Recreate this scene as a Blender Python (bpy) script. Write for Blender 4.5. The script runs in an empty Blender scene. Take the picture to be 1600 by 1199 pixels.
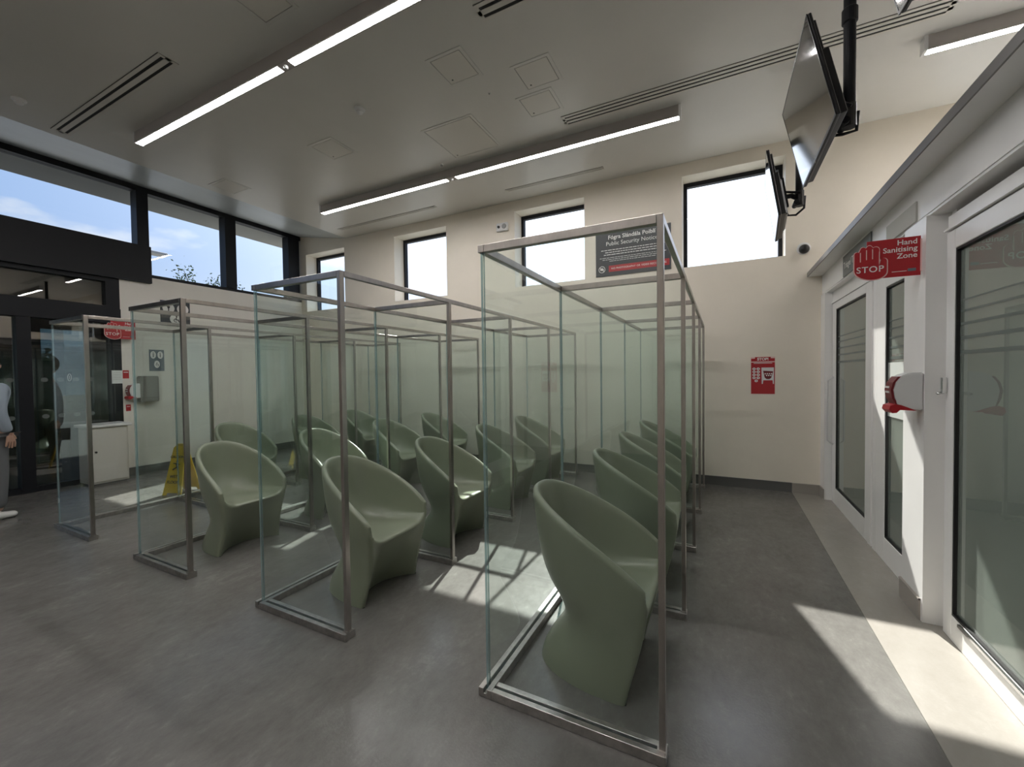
import bpy, bmesh, math, random
from mathutils import Vector, Matrix
random.seed(7)
C = bpy.context.scene.collection
PI = math.pi
sc = bpy.context.scene

# ---------------------------------------------------------------- camera, sky, sun, exposure
cam = bpy.data.cameras.new('camera'); cam_o = bpy.data.objects.new('camera', cam); C.objects.link(cam_o)
YAW, PIT, ROL, FPX = 0.4673, -0.0231, -0.0126, 648.1
f = Vector((-math.sin(YAW)*math.cos(PIT), math.cos(YAW)*math.cos(PIT), math.sin(PIT)))
r = Vector((math.cos(YAW), math.sin(YAW), 0)); u = r.cross(f)
r2 = r*math.cos(ROL)+u*math.sin(ROL); u2 = -r*math.sin(ROL)+u*math.cos(ROL)
cam_o.matrix_world = Matrix(((r2.x, u2.x, -f.x, 0), (r2.y, u2.y, -f.y, 0), (r2.z, u2.z, -f.z, 1.5), (0, 0, 0, 1)))
cam.sensor_fit = 'HORIZONTAL'; cam.sensor_width = 36; cam.lens = 36*FPX/1600; cam.clip_start = .02; cam.clip_end = 300
sc.camera = cam_o

SUN_DIR = Vector((.262, -1.01, -1.0)).normalized()
sun = bpy.data.lights.new('sun', 'SUN'); sun.energy = 11.0; sun.angle = math.radians(.6); sun.color = (1, .955, .88)
sun_o = bpy.data.objects.new('sun', sun); C.objects.link(sun_o)
sun_o.rotation_euler = SUN_DIR.to_track_quat('-Z', 'Y').to_euler(); sun_o.location = (0, 0, 12)

sc.view_settings.view_transform = 'Standard'; sc.view_settings.look = 'None'
sc.view_settings.gamma = 1; sc.view_settings.use_curve_mapping = False
sc.view_settings.exposure = 0.3
sc.cycles.transparent_max_bounces = 64
sc.cycles.max_bounces = 10; sc.cycles.diffuse_bounces = 5; sc.cycles.glossy_bounces = 4
sc.cycles.sample_clamp_indirect = 6; sc.cycles.caustics_reflective = False; sc.cycles.caustics_refractive = False
sc.cycles.blur_glossy = .5

W = bpy.data.worlds.new('sky'); sc.world = W; W.use_nodes = True
nt = W.node_tree; nt.nodes.clear()
def N(t, **k):
    n = nt.nodes.new(t)
    for a, b in k.items(): setattr(n, a, b)
    return n
def L(a, b): nt.links.new(a, b)
tc = N('ShaderNodeTexCoord'); sep = N('ShaderNodeSeparateXYZ'); L(tc.outputs['Generated'], sep.inputs[0])
ramp = N('ShaderNodeValToRGB'); L(sep.outputs['Z'], ramp.inputs[0])
ramp.color_ramp.elements[0].position = 0.0; ramp.color_ramp.elements[0].color = (.62, .72, .86, 1)
e = ramp.color_ramp.elements.new(.22); e.color = (.34, .50, .80, 1)
ramp.color_ramp.elements[-1].position = .9; ramp.color_ramp.elements[-1].color = (.12, .24, .58, 1)
e = ramp.color_ramp.elements.new(.42); e.color = (.25, .42, .76, 1)
# haze round the sun (forward scattering)
dot = N('ShaderNodeVectorMath', operation='DOT_PRODUCT'); L(tc.outputs['Generated'], dot.inputs[0]); dot.inputs[1].default_value = tuple(-SUN_DIR)
mx = N('ShaderNodeMath', operation='MAXIMUM'); L(dot.outputs['Value'], mx.inputs[0]); mx.inputs[1].default_value = 0
pw = N('ShaderNodeMath', operation='POWER'); L(mx.outputs[0], pw.inputs[0]); pw.inputs[1].default_value = 5
ml = N('ShaderNodeMath', operation='MULTIPLY'); L(pw.outputs[0], ml.inputs[0]); ml.inputs[1].default_value = 2.6
hz = N('ShaderNodeMix', data_type='RGBA', blend_type='ADD'); hz.inputs[0].default_value = 1
L(ramp.outputs[0], hz.inputs[6]); L(ml.outputs[0], hz.inputs[7])
# clouds
mp = N('ShaderNodeMapping'); mp.inputs['Scale'].default_value = (1.6, 1.6, 4.5); mp.inputs['Location'].default_value = (.35, .1, .2); L(tc.outputs['Generated'], mp.inputs[0])
nz = N('ShaderNodeTexNoise'); nz.inputs['Scale'].default_value = 2.6; nz.inputs['Detail'].default_value = 7; L(mp.outputs[0], nz.inputs['Vector'])
cr = N('ShaderNodeValToRGB'); cr.color_ramp.elements[0].position = .57; cr.color_ramp.elements[1].position = .74; L(nz.outputs[0], cr.inputs[0])
cl = N('ShaderNodeMath', operation='MULTIPLY_ADD'); L(ml.outputs[0], cl.inputs[0]); cl.inputs[1].default_value = 1.3; cl.inputs[2].default_value = .85
mixc = N('ShaderNodeMix', data_type='RGBA'); L(cr.outputs[0], mixc.inputs[0]); L(hz.outputs[2], mixc.inputs[6]); L(cl.outputs[0], mixc.inputs[7])
bg = N('ShaderNodeBackground'); L(mixc.outputs[2], bg.inputs[0]); bg.inputs[1].default_value = .87
wo = N('ShaderNodeOutputWorld'); L(bg.outputs[0], wo.inputs[0])

# ---------------------------------------------------------------- helpers
ORG = {}
def mesh_of(bm, name):
    bmesh.ops.recalc_face_normals(bm, faces=bm.faces)
    me = bpy.data.meshes.new(name); bm.to_mesh(me); bm.free(); return me
def obj(name, bm, m, parent=None, local=False, smooth=False, label=None, kind=None, loc=None):
    """one mesh object; bm in world coordinates unless local"""
    me = mesh_of(bm, name)
    for mm in (m if isinstance(m, (list, tuple)) else [m]): me.materials.append(mm)
    o = bpy.data.objects.new(name, me); C.objects.link(o)
    if parent is not None:
        o.parent = parent
        if not local: me.transform(Matrix.Translation(-ORG.get(parent.name, Vector())))
        ORG[o.name] = ORG.get(parent.name, Vector())
    elif loc is not None:
        o.location = loc; ORG[o.name] = Vector(loc)
        if not local: me.transform(Matrix.Translation(-Vector(loc)))
    if smooth:
        for p in me.polygons: p.use_smooth = True
    if label: o['label'] = label
    if kind: o['kind'] = kind
    return o
def tag(o, label, cat, group=None):
    o['label'] = label; o['category'] = cat
    if group: o['group'] = group
    return o
def thing(name, label, cat, loc=(0, 0, 0), rz=0, group=None):
    o = bpy.data.objects.new(name, None); C.objects.link(o); o.empty_display_size = .1
    o.location = loc; o.rotation_euler = (0, 0, rz); ORG[o.name] = Vector(loc)
    return tag(o, label, cat, group)
def struct(name, bm, m, **k): return obj(name, bm, m, kind='structure', **k)
def box(bm, a, b, mi=0):
    x0, y0, z0 = [min(p, q) for p, q in zip(a, b)]; x1, y1, z1 = [max(p, q) for p, q in zip(a, b)]
    v = [bm.verts.new(c) for c in ((x0,y0,z0),(x1,y0,z0),(x1,y1,z0),(x0,y1,z0),(x0,y0,z1),(x1,y0,z1),(x1,y1,z1),(x0,y1,z1))]
    fs = []
    for q in ((0,3,2,1),(4,5,6,7),(0,1,5,4),(1,2,6,5),(2,3,7,6),(3,0,4,7)):
        fc = bm.faces.new([v[i] for i in q]); fc.material_index = mi; fs.append(fc)
    return fs
def B(*boxes, bevel=0, seg=1):
    bm = bmesh.new()
    for a, b in boxes: box(bm, a, b)
    if bevel: bmesh.ops.bevel(bm, geom=bm.edges[:], offset=bevel, segments=seg, affect='EDGES', clamp_overlap=True)
    return bm
def tube(bm, pts, rad, seg=10, cap=True, mi=0):
    pts = [Vector(p) for p in pts]; rings = []
    rads = rad if isinstance(rad, (list, tuple)) else [rad]*len(pts)
    prev = None
    for i, p in enumerate(pts):
        d = (pts[min(i+1, len(pts)-1)]-pts[max(i-1, 0)]).normalized()
        if prev is None:
            a = d.orthogonal().normalized()
        else:
            a = (prev - d*prev.dot(d)).normalized()
        prev = a; b = d.cross(a)
        rings.append([bm.verts.new(p+(a*math.cos(2*PI*k/seg)+b*math.sin(2*PI*k/seg))*rads[i]) for k in range(seg)])
    for i in range(len(rings)-1):
        for k in range(seg):
            fc = bm.faces.new((rings[i][k], rings[i][(k+1)%seg], rings[i+1][(k+1)%seg], rings[i+1][k])); fc.material_index = mi
    if cap:
        for rg in (rings[0], rings[-1]):
            fc = bm.faces.new(rg); fc.material_index = mi
    return bm
def lathe(bm, prof, center, axis='Z', seg=20):
    """prof: list of (radius, height) along the axis"""
    c = Vector(center); rings = []
    for (ra, h) in prof:
        ring = []
        for k in range(seg):
            a = 2*PI*k/seg; x, y = ra*math.cos(a), ra*math.sin(a)
            p = {'Z': (x, y, h), 'Y': (x, h, y), 'X': (h, x, y)}[axis]
            ring.append(bm.verts.new(c+Vector(p)))
        rings.append(ring)
    for i in range(len(rings)-1):
        for k in range(seg): bm.faces.new((rings[i][k], rings[i][(k+1)%seg], rings[i+1][(k+1)%seg], rings[i+1][k]))
    bm.faces.new(rings[0]); bm.faces.new(rings[-1])
    return bm
def prism(bm, pts, off):
    """closed outline of 3D points swept by off"""
    off = Vector(off); a = [bm.verts.new(p) for p in pts]; b = [bm.verts.new(Vector(p)+off) for p in pts]; n = len(pts)
    bm.faces.new(a); bm.faces.new(b[::-1])
    for i in range(n): bm.faces.new((a[i], b[i], b[(i+1)%n], a[(i+1)%n]))
    return bm
def mat(name, col, rough=.5, metal=0, spec=.5, var=0, vscale=6, bump=0, bscale=60, emit=None, es=0, col2=None, stretch=(1,1,1), coat=0):
    m = bpy.data.materials.new(name); m.use_nodes = True; t = m.node_tree; p = t.nodes['Principled BSDF']
    p.inputs['Base Color'].default_value = (*col, 1); p.inputs['Roughness'].default_value = rough
    p.inputs['Metallic'].default_value = metal; p.inputs['Specular IOR Level'].default_value = spec
    if coat: p.inputs['Coat Weight'].default_value = coat; p.inputs['Coat Roughness'].default_value = .08
    if emit: p.inputs['Emission Color'].default_value = (*emit, 1); p.inputs['Emission Strength'].default_value = es
    c = t.nodes.new('ShaderNodeTexCoord'); mpn = t.nodes.new('ShaderNodeMapping'); mpn.inputs['Scale'].default_value = stretch
    t.links.new(c.outputs['Object'], mpn.inputs[0])
    if var or col2:
        n = t.nodes.new('ShaderNodeTexNoise'); n.inputs['Scale'].default_value = vscale; n.inputs['Detail'].default_value = 6; n.inputs['Roughness'].default_value = .65
        t.links.new(mpn.outputs[0], n.inputs['Vector'])
        rp = t.nodes.new('ShaderNodeValToRGB'); rp.color_ramp.elements[0].position = .35; rp.color_ramp.elements[1].position = .68
        c2 = col2 or tuple(min(1, x*(1+var)) for x in col); c1 = col if col2 else tuple(x*(1-var) for x in col)
        rp.color_ramp.elements[0].color = (*c1, 1); rp.color_ramp.elements[1].color = (*c2, 1)
        t.links.new(n.outputs[0], rp.inputs[0]); t.links.new(rp.outputs[0], p.inputs['Base Color'])
    if bump:
        n2 = t.nodes.new('ShaderNodeTexNoise'); n2.inputs['Scale'].default_value = bscale; n2.inputs['Detail'].default_value = 3
        t.links.new(mpn.outputs[0], n2.inputs['Vector'])
        b = t.nodes.new('ShaderNodeBump'); b.inputs['Strength'].default_value = bump; b.inputs['Distance'].default_value = .01
        t.links.new(n2.outputs[0], b.inputs['Height']); t.links.new(b.outputs[0], p.inputs['Normal'])
    return m
def glass(name, tint, ior=1.5, refl=1.0, rough=0.0, haze=0.0, hcol=(.6, .65, .62)):
    """clear pane: fresnel reflection on the outer face of each side, tinted transmission"""
    m = bpy.data.materials.new(name); m.use_nodes = True; t = m.node_tree; t.nodes.clear()
    o = t.nodes.new('ShaderNodeOutputMaterial'); tr = t.nodes.new('ShaderNodeBsdfTransparent'); tr.inputs[0].default_value = (*tint, 1)
    gl = t.nodes.new('ShaderNodeBsdfGlossy'); gl.inputs['Roughness'].default_value = rough; gl.inputs[0].default_value = (refl, refl, refl, 1)
    fr = t.nodes.new('ShaderNodeFresnel'); fr.inputs[0].default_value = ior
    ge = t.nodes.new('ShaderNodeNewGeometry'); inv = t.nodes.new('ShaderNodeMath'); inv.operation = 'SUBTRACT'; inv.inputs[0].default_value = 1
    t.links.new(ge.outputs['Backfacing'], inv.inputs[1])
    mu = t.nodes.new('ShaderNodeMath'); mu.operation = 'MULTIPLY'; t.links.new(fr.outputs[0], mu.inputs[0]); t.links.new(inv.outputs[0], mu.inputs[1])
    base = tr.outputs[0]
    if haze:
        df = t.nodes.new('ShaderNodeBsdfDiffuse'); df.inputs[0].default_value = (*hcol, 1)
        mh = t.nodes.new('ShaderNodeMixShader'); mh.inputs[0].default_value = haze; t.links.new(tr.outputs[0], mh.inputs[1]); t.links.new(df.outputs[0], mh.inputs[2]); base = mh.outputs[0]
    ms = t.nodes.new('ShaderNodeMixShader'); t.links.new(mu.outputs[0], ms.inputs[0]); t.links.new(base, ms.inputs[1]); t.links.new(gl.outputs[0], ms.inputs[2])
    t.links.new(ms.outputs[0], o.inputs[0]); return m
def text_mesh(s, size, mtx, m, name, parent, align='CENTER', bold=0.0, ext=.0008, space=1.0, label=None):
    """flat lettering; mtx maps text plane (x right, y up) into world"""
    cu = bpy.data.curves.new('t', 'FONT'); cu.body = s; cu.size = size; cu.align_x = align; cu.align_y = 'CENTER'
    cu.extrude = ext; cu.offset = bold; cu.space_character = space; cu.resolution_u = 3
    to = bpy.data.objects.new('t', cu); C.objects.link(to); bpy.context.view_layer.update()
    me = bpy.data.meshes.new_from_object(to.evaluated_get(bpy.context.evaluated_depsgraph_get()))
    bpy.data.objects.remove(to); bpy.data.curves.remove(cu)
    me.name = name; me.transform(mtx); me.materials.clear(); me.materials.append(m)
    me.transform(Matrix.Translation(-ORG.get(parent.name, Vector())))
    o = bpy.data.objects.new(name, me); C.objects.link(o); o.parent = parent; ORG[o.name] = ORG.get(parent.name, Vector())
    if label: o['label'] = label
    return o
def plane_mtx(origin, xdir, ydir):
    x = Vector(xdir).normalized(); y = Vector(ydir).normalized(); z = x.cross(y); o = Vector(origin)
    return Matrix(((x.x, y.x, z.x, o.x), (x.y, y.y, z.y, o.y), (x.z, y.z, z.z, o.z), (0, 0, 0, 1)))
def ribbon(bm, pts, w, mtx, h=.001):
    """flat stroke of width w through 2D pts"""
    for (a, b) in zip(pts[:-1], pts[1:]):
        a, b = Vector(a), Vector(b); d = (b-a).normalized(); n = Vector((-d.y, d.x))*w/2; e = d*w*.35
        q = [a-e+n, a-e-n, b+e-n, b+e+n]
        prism(bm, [mtx @ Vector((p.x, p.y, 0)) for p in q], mtx.to_3x3() @ Vector((0, 0, h)))
    return bm
def disc2(bm, c, rx, ry, mtx, h=.001, seg=20):
    pts = [mtx @ Vector((c[0]+rx*math.cos(2*PI*k/seg), c[1]+ry*math.sin(2*PI*k/seg), 0)) for k in range(seg)]
    prism(bm, pts, mtx.to_3x3() @ Vector((0, 0, h))); return bm
def rect2(bm, x0, y0, x1, y1, mtx, h=.001):
    prism(bm, [mtx @ Vector(p) for p in ((x0,y0,0),(x1,y0,0),(x1,y1,0),(x0,y1,0))], mtx.to_3x3() @ Vector((0, 0, h))); return bm

# ---------------------------------------------------------------- materials
M = {}
M['wall'] = mat('cream_wall_paint', (.83, .765, .66), .55, var=.03, vscale=1.5)
M['white_wall'] = mat('white_wall_paint', (.78, .75, .69), .5, var=.03, vscale=1.5)
M['ceil'] = mat('ceiling_satin_paint', (.64, .63, .60), .30, spec=.35, var=.03, vscale=.8)
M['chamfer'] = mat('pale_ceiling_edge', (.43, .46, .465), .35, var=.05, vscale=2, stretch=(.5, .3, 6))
M['reveal'] = mat('window_reveal_paint', (.78, .74, .66), .5)
M['ceil_panel'] = mat('access_panel_paint', (.63, .61, .565), .4)
M['joint'] = mat('shadow_gap', (.10, .10, .095), .8)
M['dark'] = mat('anthracite_frame', (.010, .011, .014), .5, spec=.25)
M['black'] = mat('black_plastic', (.012, .012, .013), .35)
M['slot'] = mat('vent_slot_black', (.006, .006, .006), .7)
M['lamp_body'] = mat('light_housing', (.42, .39, .37), .45)
M['lamp'] = mat('light_diffuser', (.9, .9, .9), .4, emit=(1, .965, .95), es=42)
M['white_plastic'] = mat('white_plastic', (.75, .75, .75), .35)
M['grey_plastic'] = mat('grey_plastic', (.33, .33, .33), .45)
M['upvc'] = mat('white_door_frame', (.86, .855, .84), .3, var=.02, vscale=3)
M['gasket'] = mat('black_gasket', (.01, .01, .011), .5)
M['steel'] = mat('brushed_steel', (.44, .41, .385), .28, metal=1, var=.12, vscale=14, stretch=(1, 1, .3), bump=.02, bscale=90)
M['steel_base'] = mat('brushed_steel_base', (.46, .44, .42), .34, metal=1, var=.18, vscale=20)
M['glass'] = glass('booth_glass', (.962, .986, .980), 1.68)
M['glass_edge'] = glass('glass_edge_green', (.45, .64, .64), 1.5, haze=.5, hcol=(.30, .42, .44))
M['win'] = glass('window_glass', (.96, .975, .98), 1.5)
M['door_glass'] = glass('dark_door_glass', (.62, .68, .66), 2.0)
M['pod_glass'] = glass('clinic_door_glass', (.86, .90, .87), 1.6, haze=.42, hcol=(.40, .46, .41))
M['frost'] = mat('frosted_film', (.60, .63, .60), .5)
M['film_line'] = mat('clear_gap_line', (.12, .15, .14), .3)
M['chair'] = mat('sage_green_polyethylene', (.225, .25, .18), .28, spec=.5, var=.03, vscale=5, bump=.05, bscale=260)
M['foot'] = mat('chair_foot_dark', (.03, .035, .03), .7)
M['red'] = mat('red_print', (.42, .012, .02), .35)
M['darkred'] = mat('dark_red_print', (.16, .01, .015), .4)
M['pink'] = mat('pale_pink_edge', (.80, .55, .52), .4)
M['lettering'] = mat('white_print', (.85, .82, .80), .4)
M['navy'] = mat('slate_sign', (.035, .04, .048), .4)
M['slate'] = mat('grey_sign', (.11, .125, .12), .4)
M['bluegrey'] = mat('blue_grey_sign', (.12, .15, .18), .4)
M['yellow'] = mat('yellow_plastic', (.62, .42, .02), .4)
M['paper'] = mat('paper_sheet', (.72, .76, .74), .6)
M['base'] = mat('dark_vinyl_skirting', (.12, .118, .114), .35)
M['base_light'] = mat('pale_vinyl_skirting', (.34, .315, .285), .35)
M['chrome'] = mat('chrome', (.7, .7, .7), .12, metal=1)
M['screen'] = mat('black_screen_glass', (.008, .009, .011), .06, spec=.9, coat=1)
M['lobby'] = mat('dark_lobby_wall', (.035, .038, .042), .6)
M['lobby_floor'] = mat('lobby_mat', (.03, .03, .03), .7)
M['asphalt'] = mat('paving_outside', (.20, .20, .19), .9, var=.2, vscale=3)
M['leaf'] = mat('tree_leaves', (.06, .11, .035), .6, var=.4, vscale=2)
M['bark'] = mat('tree_bark', (.09, .065, .045), .9)
M['beige'] = mat('beige_cabinet', (.60, .575, .53), .45)
M['fridge'] = mat('grey_dispenser_box', (.22, .205, .185), .45)
M['skin'] = mat('skin', (.50, .31, .23), .5)
M['sweater'] = mat('grey_blue_sweater', (.30, .35, .41), .85, bump=.3, bscale=120)
M['trousers'] = mat('grey_trousers', (.13, .135, .14), .85)
M['shoe'] = mat('white_shoe', (.62, .62, .60), .6)
M['hair'] = mat('brown_hair', (.05, .03, .02), .6)
M['office'] = mat('clinic_room_wall', (.50, .50, .46), .7)
M['office_floor'] = mat('clinic_room_floor', (.17, .18, .175), .35)
M['building'] = mat('pale_facade', (.55, .56, .60), .7)

# marbled vinyl floors
def vinyl(name, c1, c2, streak, rough):
    m = bpy.data.materials.new(name); m.use_nodes = True; t = m.node_tree; p = t.nodes['Principled BSDF']
    c = t.nodes.new('ShaderNodeTexCoord')
    def noise(sc_, det, st, ro=.6):
        mm = t.nodes.new('ShaderNodeMapping'); mm.inputs['Scale'].default_value = st; t.links.new(c.outputs['Object'], mm.inputs[0])
        n = t.nodes.new('ShaderNodeTexNoise'); n.inputs['Scale'].default_value = sc_; n.inputs['Detail'].default_value = det; n.inputs['Roughness'].default_value = ro
        n.inputs['Distortion'].default_value = .25
        t.links.new(mm.outputs[0], n.inputs['Vector']); return n
    a = noise(3.2, 9, (1, .6, 1), .75); b = noise(22, 6, (1, .55, 1), .75)
    mix = t.nodes.new('ShaderNodeMix'); mix.inputs[0].default_value = .38
    t.links.new(a.outputs[0], mix.inputs[2]); t.links.new(b.outputs[0], mix.inputs[3])
    rp = t.nodes.new('ShaderNodeValToRGB'); rp.color_ramp.elements[0].position = .36; rp.color_ramp.elements[1].position = .64
    rp.color_ramp.elements[0].color = (*c1, 1); rp.color_ramp.elements[1].color = (*c2, 1)
    e = rp.color_ramp.elements.new(.55); e.color = (*streak, 1)
    t.links.new(mix.outputs[0], rp.inputs[0]); t.links.new(rp.outputs[0], p.inputs['Base Color'])
    mr = t.nodes.new('ShaderNodeMapRange'); mr.inputs[3].default_value = rough-.05; mr.inputs[4].default_value = rough+.09
    t.links.new(b.outputs[0], mr.inputs[0]); t.links.new(mr.outputs[0], p.inputs['Roughness'])
    fine = noise(90, 3, (1, 1, 1), .5)
    bp = t.nodes.new('ShaderNodeBump'); bp.inputs['Strength'].default_value = .12; bp.inputs['Distance'].default_value = .004
    t.links.new(fine.outputs[0], bp.inputs['Height']); t.links.new(bp.outputs[0], p.inputs['Normal'])
    p.inputs['Specular IOR Level'].default_value = .5
    return m
M['floor'] = vinyl('dark_marbled_vinyl', (.118, .113, .105), (.200, .193, .180), (.158, .152, .142), .21)
M['strip'] = vinyl('pale_marbled_vinyl', (.30, .28, .25), (.35, .33, .298), (.325, .305, .275), .22)

# ---------------------------------------------------------------- the room
XW, YB, XR_, YF, ZC = -8.2, 6.08, 4.6, -4.5, 4.297    # left glazing, back wall, right wall, wall behind the camera, ceiling
XP = 1.13                                                # clinic partition
struct('floor', B(((XW-.1, YF-.1, -.12), (.775, YB+.1, 0))), M['floor'])
struct('floor.001', B(((.777, YF-.1, -.12), (1.35, YB+.1, 0))), M['strip'], label='pale beige vinyl strip along the clinic doors')
struct('floor.002', B(((1.352, YF-.1, -.12), (XR_+.1, YB+.1, 0))), M['office_floor'], label='floor of the rooms behind the clinic doors')
struct('ceiling', B(((-6.8, YF-.1, ZC), (XR_+.1, YB+.02, ZC+.3))), M['ceil'])
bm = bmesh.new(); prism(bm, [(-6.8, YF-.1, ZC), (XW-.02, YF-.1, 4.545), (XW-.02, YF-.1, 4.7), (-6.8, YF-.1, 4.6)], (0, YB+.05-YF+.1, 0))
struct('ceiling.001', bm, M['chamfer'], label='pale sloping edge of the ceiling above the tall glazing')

# back wall with five windows
wins = [(-8.03, -6.86), (-5.54, -4.33), (-2.99, -1.82), (-.474, .706), (2.05, 3.22)]
Z0, Z1, YO = 2.9, 4.13, YB+.36
bm = bmesh.new()
box(bm, (XW-.3, YB, -.1), (XR_+.2, YO, Z0)); box(bm, (XW-.3, YB, Z1), (XR_+.2, YO, 4.9))
xs = [XW-.3]+[v for w in wins for v in w]+[XR_+.2]
for i in range(0, len(xs), 2): box(bm, (xs[i], YB, Z0), (xs[i+1], YO, Z1))
struct('wall_back', bm, M['wall'])
for i, (a, b) in enumerate(wins):
    n = 'window_%d' % (i+1)
    fr = struct(n, B(((a, YB+.26, Z0), (a+.05, YB+.33, Z1)), ((b-.05, YB+.26, Z0), (b, YB+.33, Z1)), ((a+.05, YB+.26, Z1-.06), (b-.05, YB+.33, Z1)), ((a+.05, YB+.26, Z0), (b-.05, YB+.33, Z0+.05))), M['dark'])
    obj('window_pane', B(((a+.05, YB+.29, Z0+.05), (b-.05, YB+.304, Z1-.06))), M['win'], fr)
    obj('window_reveal', B(((a, YB+.002, Z0), (a+.004, YB+.26, Z1)), ((b-.004, YB+.002, Z0), (b, YB+.26, Z1)), ((a+.004, YB+.002, Z1-.004), (b-.004, YB+.26, Z1)), ((a+.004, YB+.002, Z0), (b-.004, YB+.26, Z0+.006))), M['reveal'], fr)
struct('baseboard_back', B(((XW, YB-.012, 0), (.775, YB, .105)), ((XW, YB-.018, .105), (.775, YB, .118))), M['base'])
struct('baseboard_back.001', B(((.777, YB-.012, 0), (1.07, YB, .105)), ((.777, YB-.018, .105), (1.07, YB, .118))), M['base_light'], label='pale baseboard beside the clinic partition')

# left side: clerestory glazing, black box beam over the entrance, white wall
def bx(y0, z0, y1, z1, x0=XW-.14, x1=XW): return ((x0, y0, z0), (x1, y1, z1))
fr = struct('window_6', B(bx(YF, 4.46, YB, 4.55), bx(3.22, 3.60, 3.37, 4.46, XW-.16, XW+.03), bx(4.52, 3.17, 4.71, 4.46, XW-.16, XW+.03), bx(5.77, 3.17, 6.02, 4.46, XW-.16, XW+.03), bx(3.37, 3.12, YB, 3.17), bx(.9, 3.6, 1.05, 4.46), bx(-1.4, 3.6, -1.25, 4.46)), M['dark'], label='long clerestory window of the entrance side with dark mullions')
for (a, b, z) in ((YF, -1.4, 3.6), (-1.25, .9, 3.6), (1.05, 3.22, 3.6), (3.37, 4.52, 3.17), (4.71, 5.77, 3.17)):
    obj('window_pane', B(bx(a, z, b, 4.46, XW-.08, XW-.066)), M['win'], fr)
struct('trim_1', B(bx(YF, 3.02, 3.38, 3.60, XW-.35, XW+.06)), M['dark'], label='black box beam above the entrance doors')
fr = struct('window_7', B(bx(2.83, 2.56, 2.99, 3.02), bx(YF, 2.96, 2.83, 3.02), bx(YF, 2.56, 2.83, 2.60), bx(.2, 2.6, .3, 2.96)), M['dark'], label='narrow glass fanlight between the black beam and the doors')
for a, b in ((YF, .2), (.3, 2.83)): obj('window_pane', B(bx(a, 2.6, b, 2.96, XW-.08, XW-.066)), M['door_glass'], fr)
struct('trim_2', B(bx(YF, 2.34, 2.99, 2.56, XW-.22, XW+.02)), M['dark'], label='dark header beam of the sliding entrance doors')
struct('wall_left', B(((XW-.3, 2.99, -.1), (XW, YB, 3.12)), ((XW-.3, 2.99, 3.12), (XW-.15, 3.38, 3.16))), M['white_wall'])
struct('baseboard_left', B(((XW, 3.0, 0), (XW+.012, YB-.02, .105)), ((XW, 3.0, .105), (XW+.018, YB-.02, .118))), M['base'])
struct('wall_left.001', B(((XW-.3, YF, -.1), (XW, YF+1.0, 2.34))), M['white_wall'])
dr = struct('door_1', B(bx(-3.5, 0, -3.38, 2.34), bx(-1.5, 0, -1.4, 2.34), bx(.35, 0, .47, 2.34), bx(1.60, 0, 1.68, 2.34), bx(1.93, 0, 2.06, 2.34, XW-.16, XW+.01), bx(2.86, 0, 2.99, 2.34), bx(YF+1, 0, 2.86, .07)), M['dark'], label='black framed sliding glass entrance doors')
for a, b in ((-3.38, -1.5), (-1.4, .35), (.47, 1.60), (1.68, 1.93), (2.06, 2.86)):
    obj('door_pane', B(bx(a, .07, b, 2.34, XW-.08, XW-.066)), M['door_glass'], dr)
bm = bmesh.new()
for k in range(7):
    mtx = plane_mtx((XW-.062, 1.72+k*.155, 1.0), (0, 1, 0), (0, 0, 1)); disc2(bm, (0, 0), .035, .03, mtx, .002, 14)
    mtx = plane_mtx((XW-.062, 1.72+k*.155, 1.5), (0, 1, 0), (0, 0, 1)); disc2(bm, (0, 0), .035, .03, mtx, .002, 14)
obj('glazing_dot', bm, M['slate'], dr, label='grey safety dots across the door glass')
# dark lobby beyond the entrance doors with an outer glazed screen
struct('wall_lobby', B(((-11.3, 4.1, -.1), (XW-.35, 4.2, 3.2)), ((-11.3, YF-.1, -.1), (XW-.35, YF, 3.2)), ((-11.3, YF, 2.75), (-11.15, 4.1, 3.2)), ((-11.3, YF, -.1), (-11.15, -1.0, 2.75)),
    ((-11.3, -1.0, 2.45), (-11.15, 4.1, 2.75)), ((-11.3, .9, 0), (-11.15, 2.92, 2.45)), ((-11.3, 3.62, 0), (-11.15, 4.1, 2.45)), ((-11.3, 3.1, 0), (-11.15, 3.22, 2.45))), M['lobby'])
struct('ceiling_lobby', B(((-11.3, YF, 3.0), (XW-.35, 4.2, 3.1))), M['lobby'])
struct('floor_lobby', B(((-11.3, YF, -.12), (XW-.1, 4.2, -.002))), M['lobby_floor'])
struct('door_2', B(((-11.28, 2.92, 1.75), (-11.16, 3.1, 1.85)), ((-11.28, 3.22, 1.7), (-11.16, 3.62, 1.8)), ((-11.28, 2.92, 0), (-11.16, 3.1, 1.75)), ((-11.28, 3.22, 0), (-11.16, 3.62, .9))), M['dark'], label='outer dark door screen of the lobby')
struct('wall_sofit', B(((XW-.85, YF, 4.47), (XW-.14, YB+.3, 4.7))), mat('roof_overhang', (.30, .30, .28), .7), label='roof overhang outside the clerestory')

# walls out of the picture
struct('wall_front', B(((XW-.3, YF-.3, -.1), (XR_+.2, YF, 4.9))), M['wall'])
struct('wall_right', B(((XR_, YF, -.1), (XR_+.2, YB, 4.9))), M['wall'])

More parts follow.
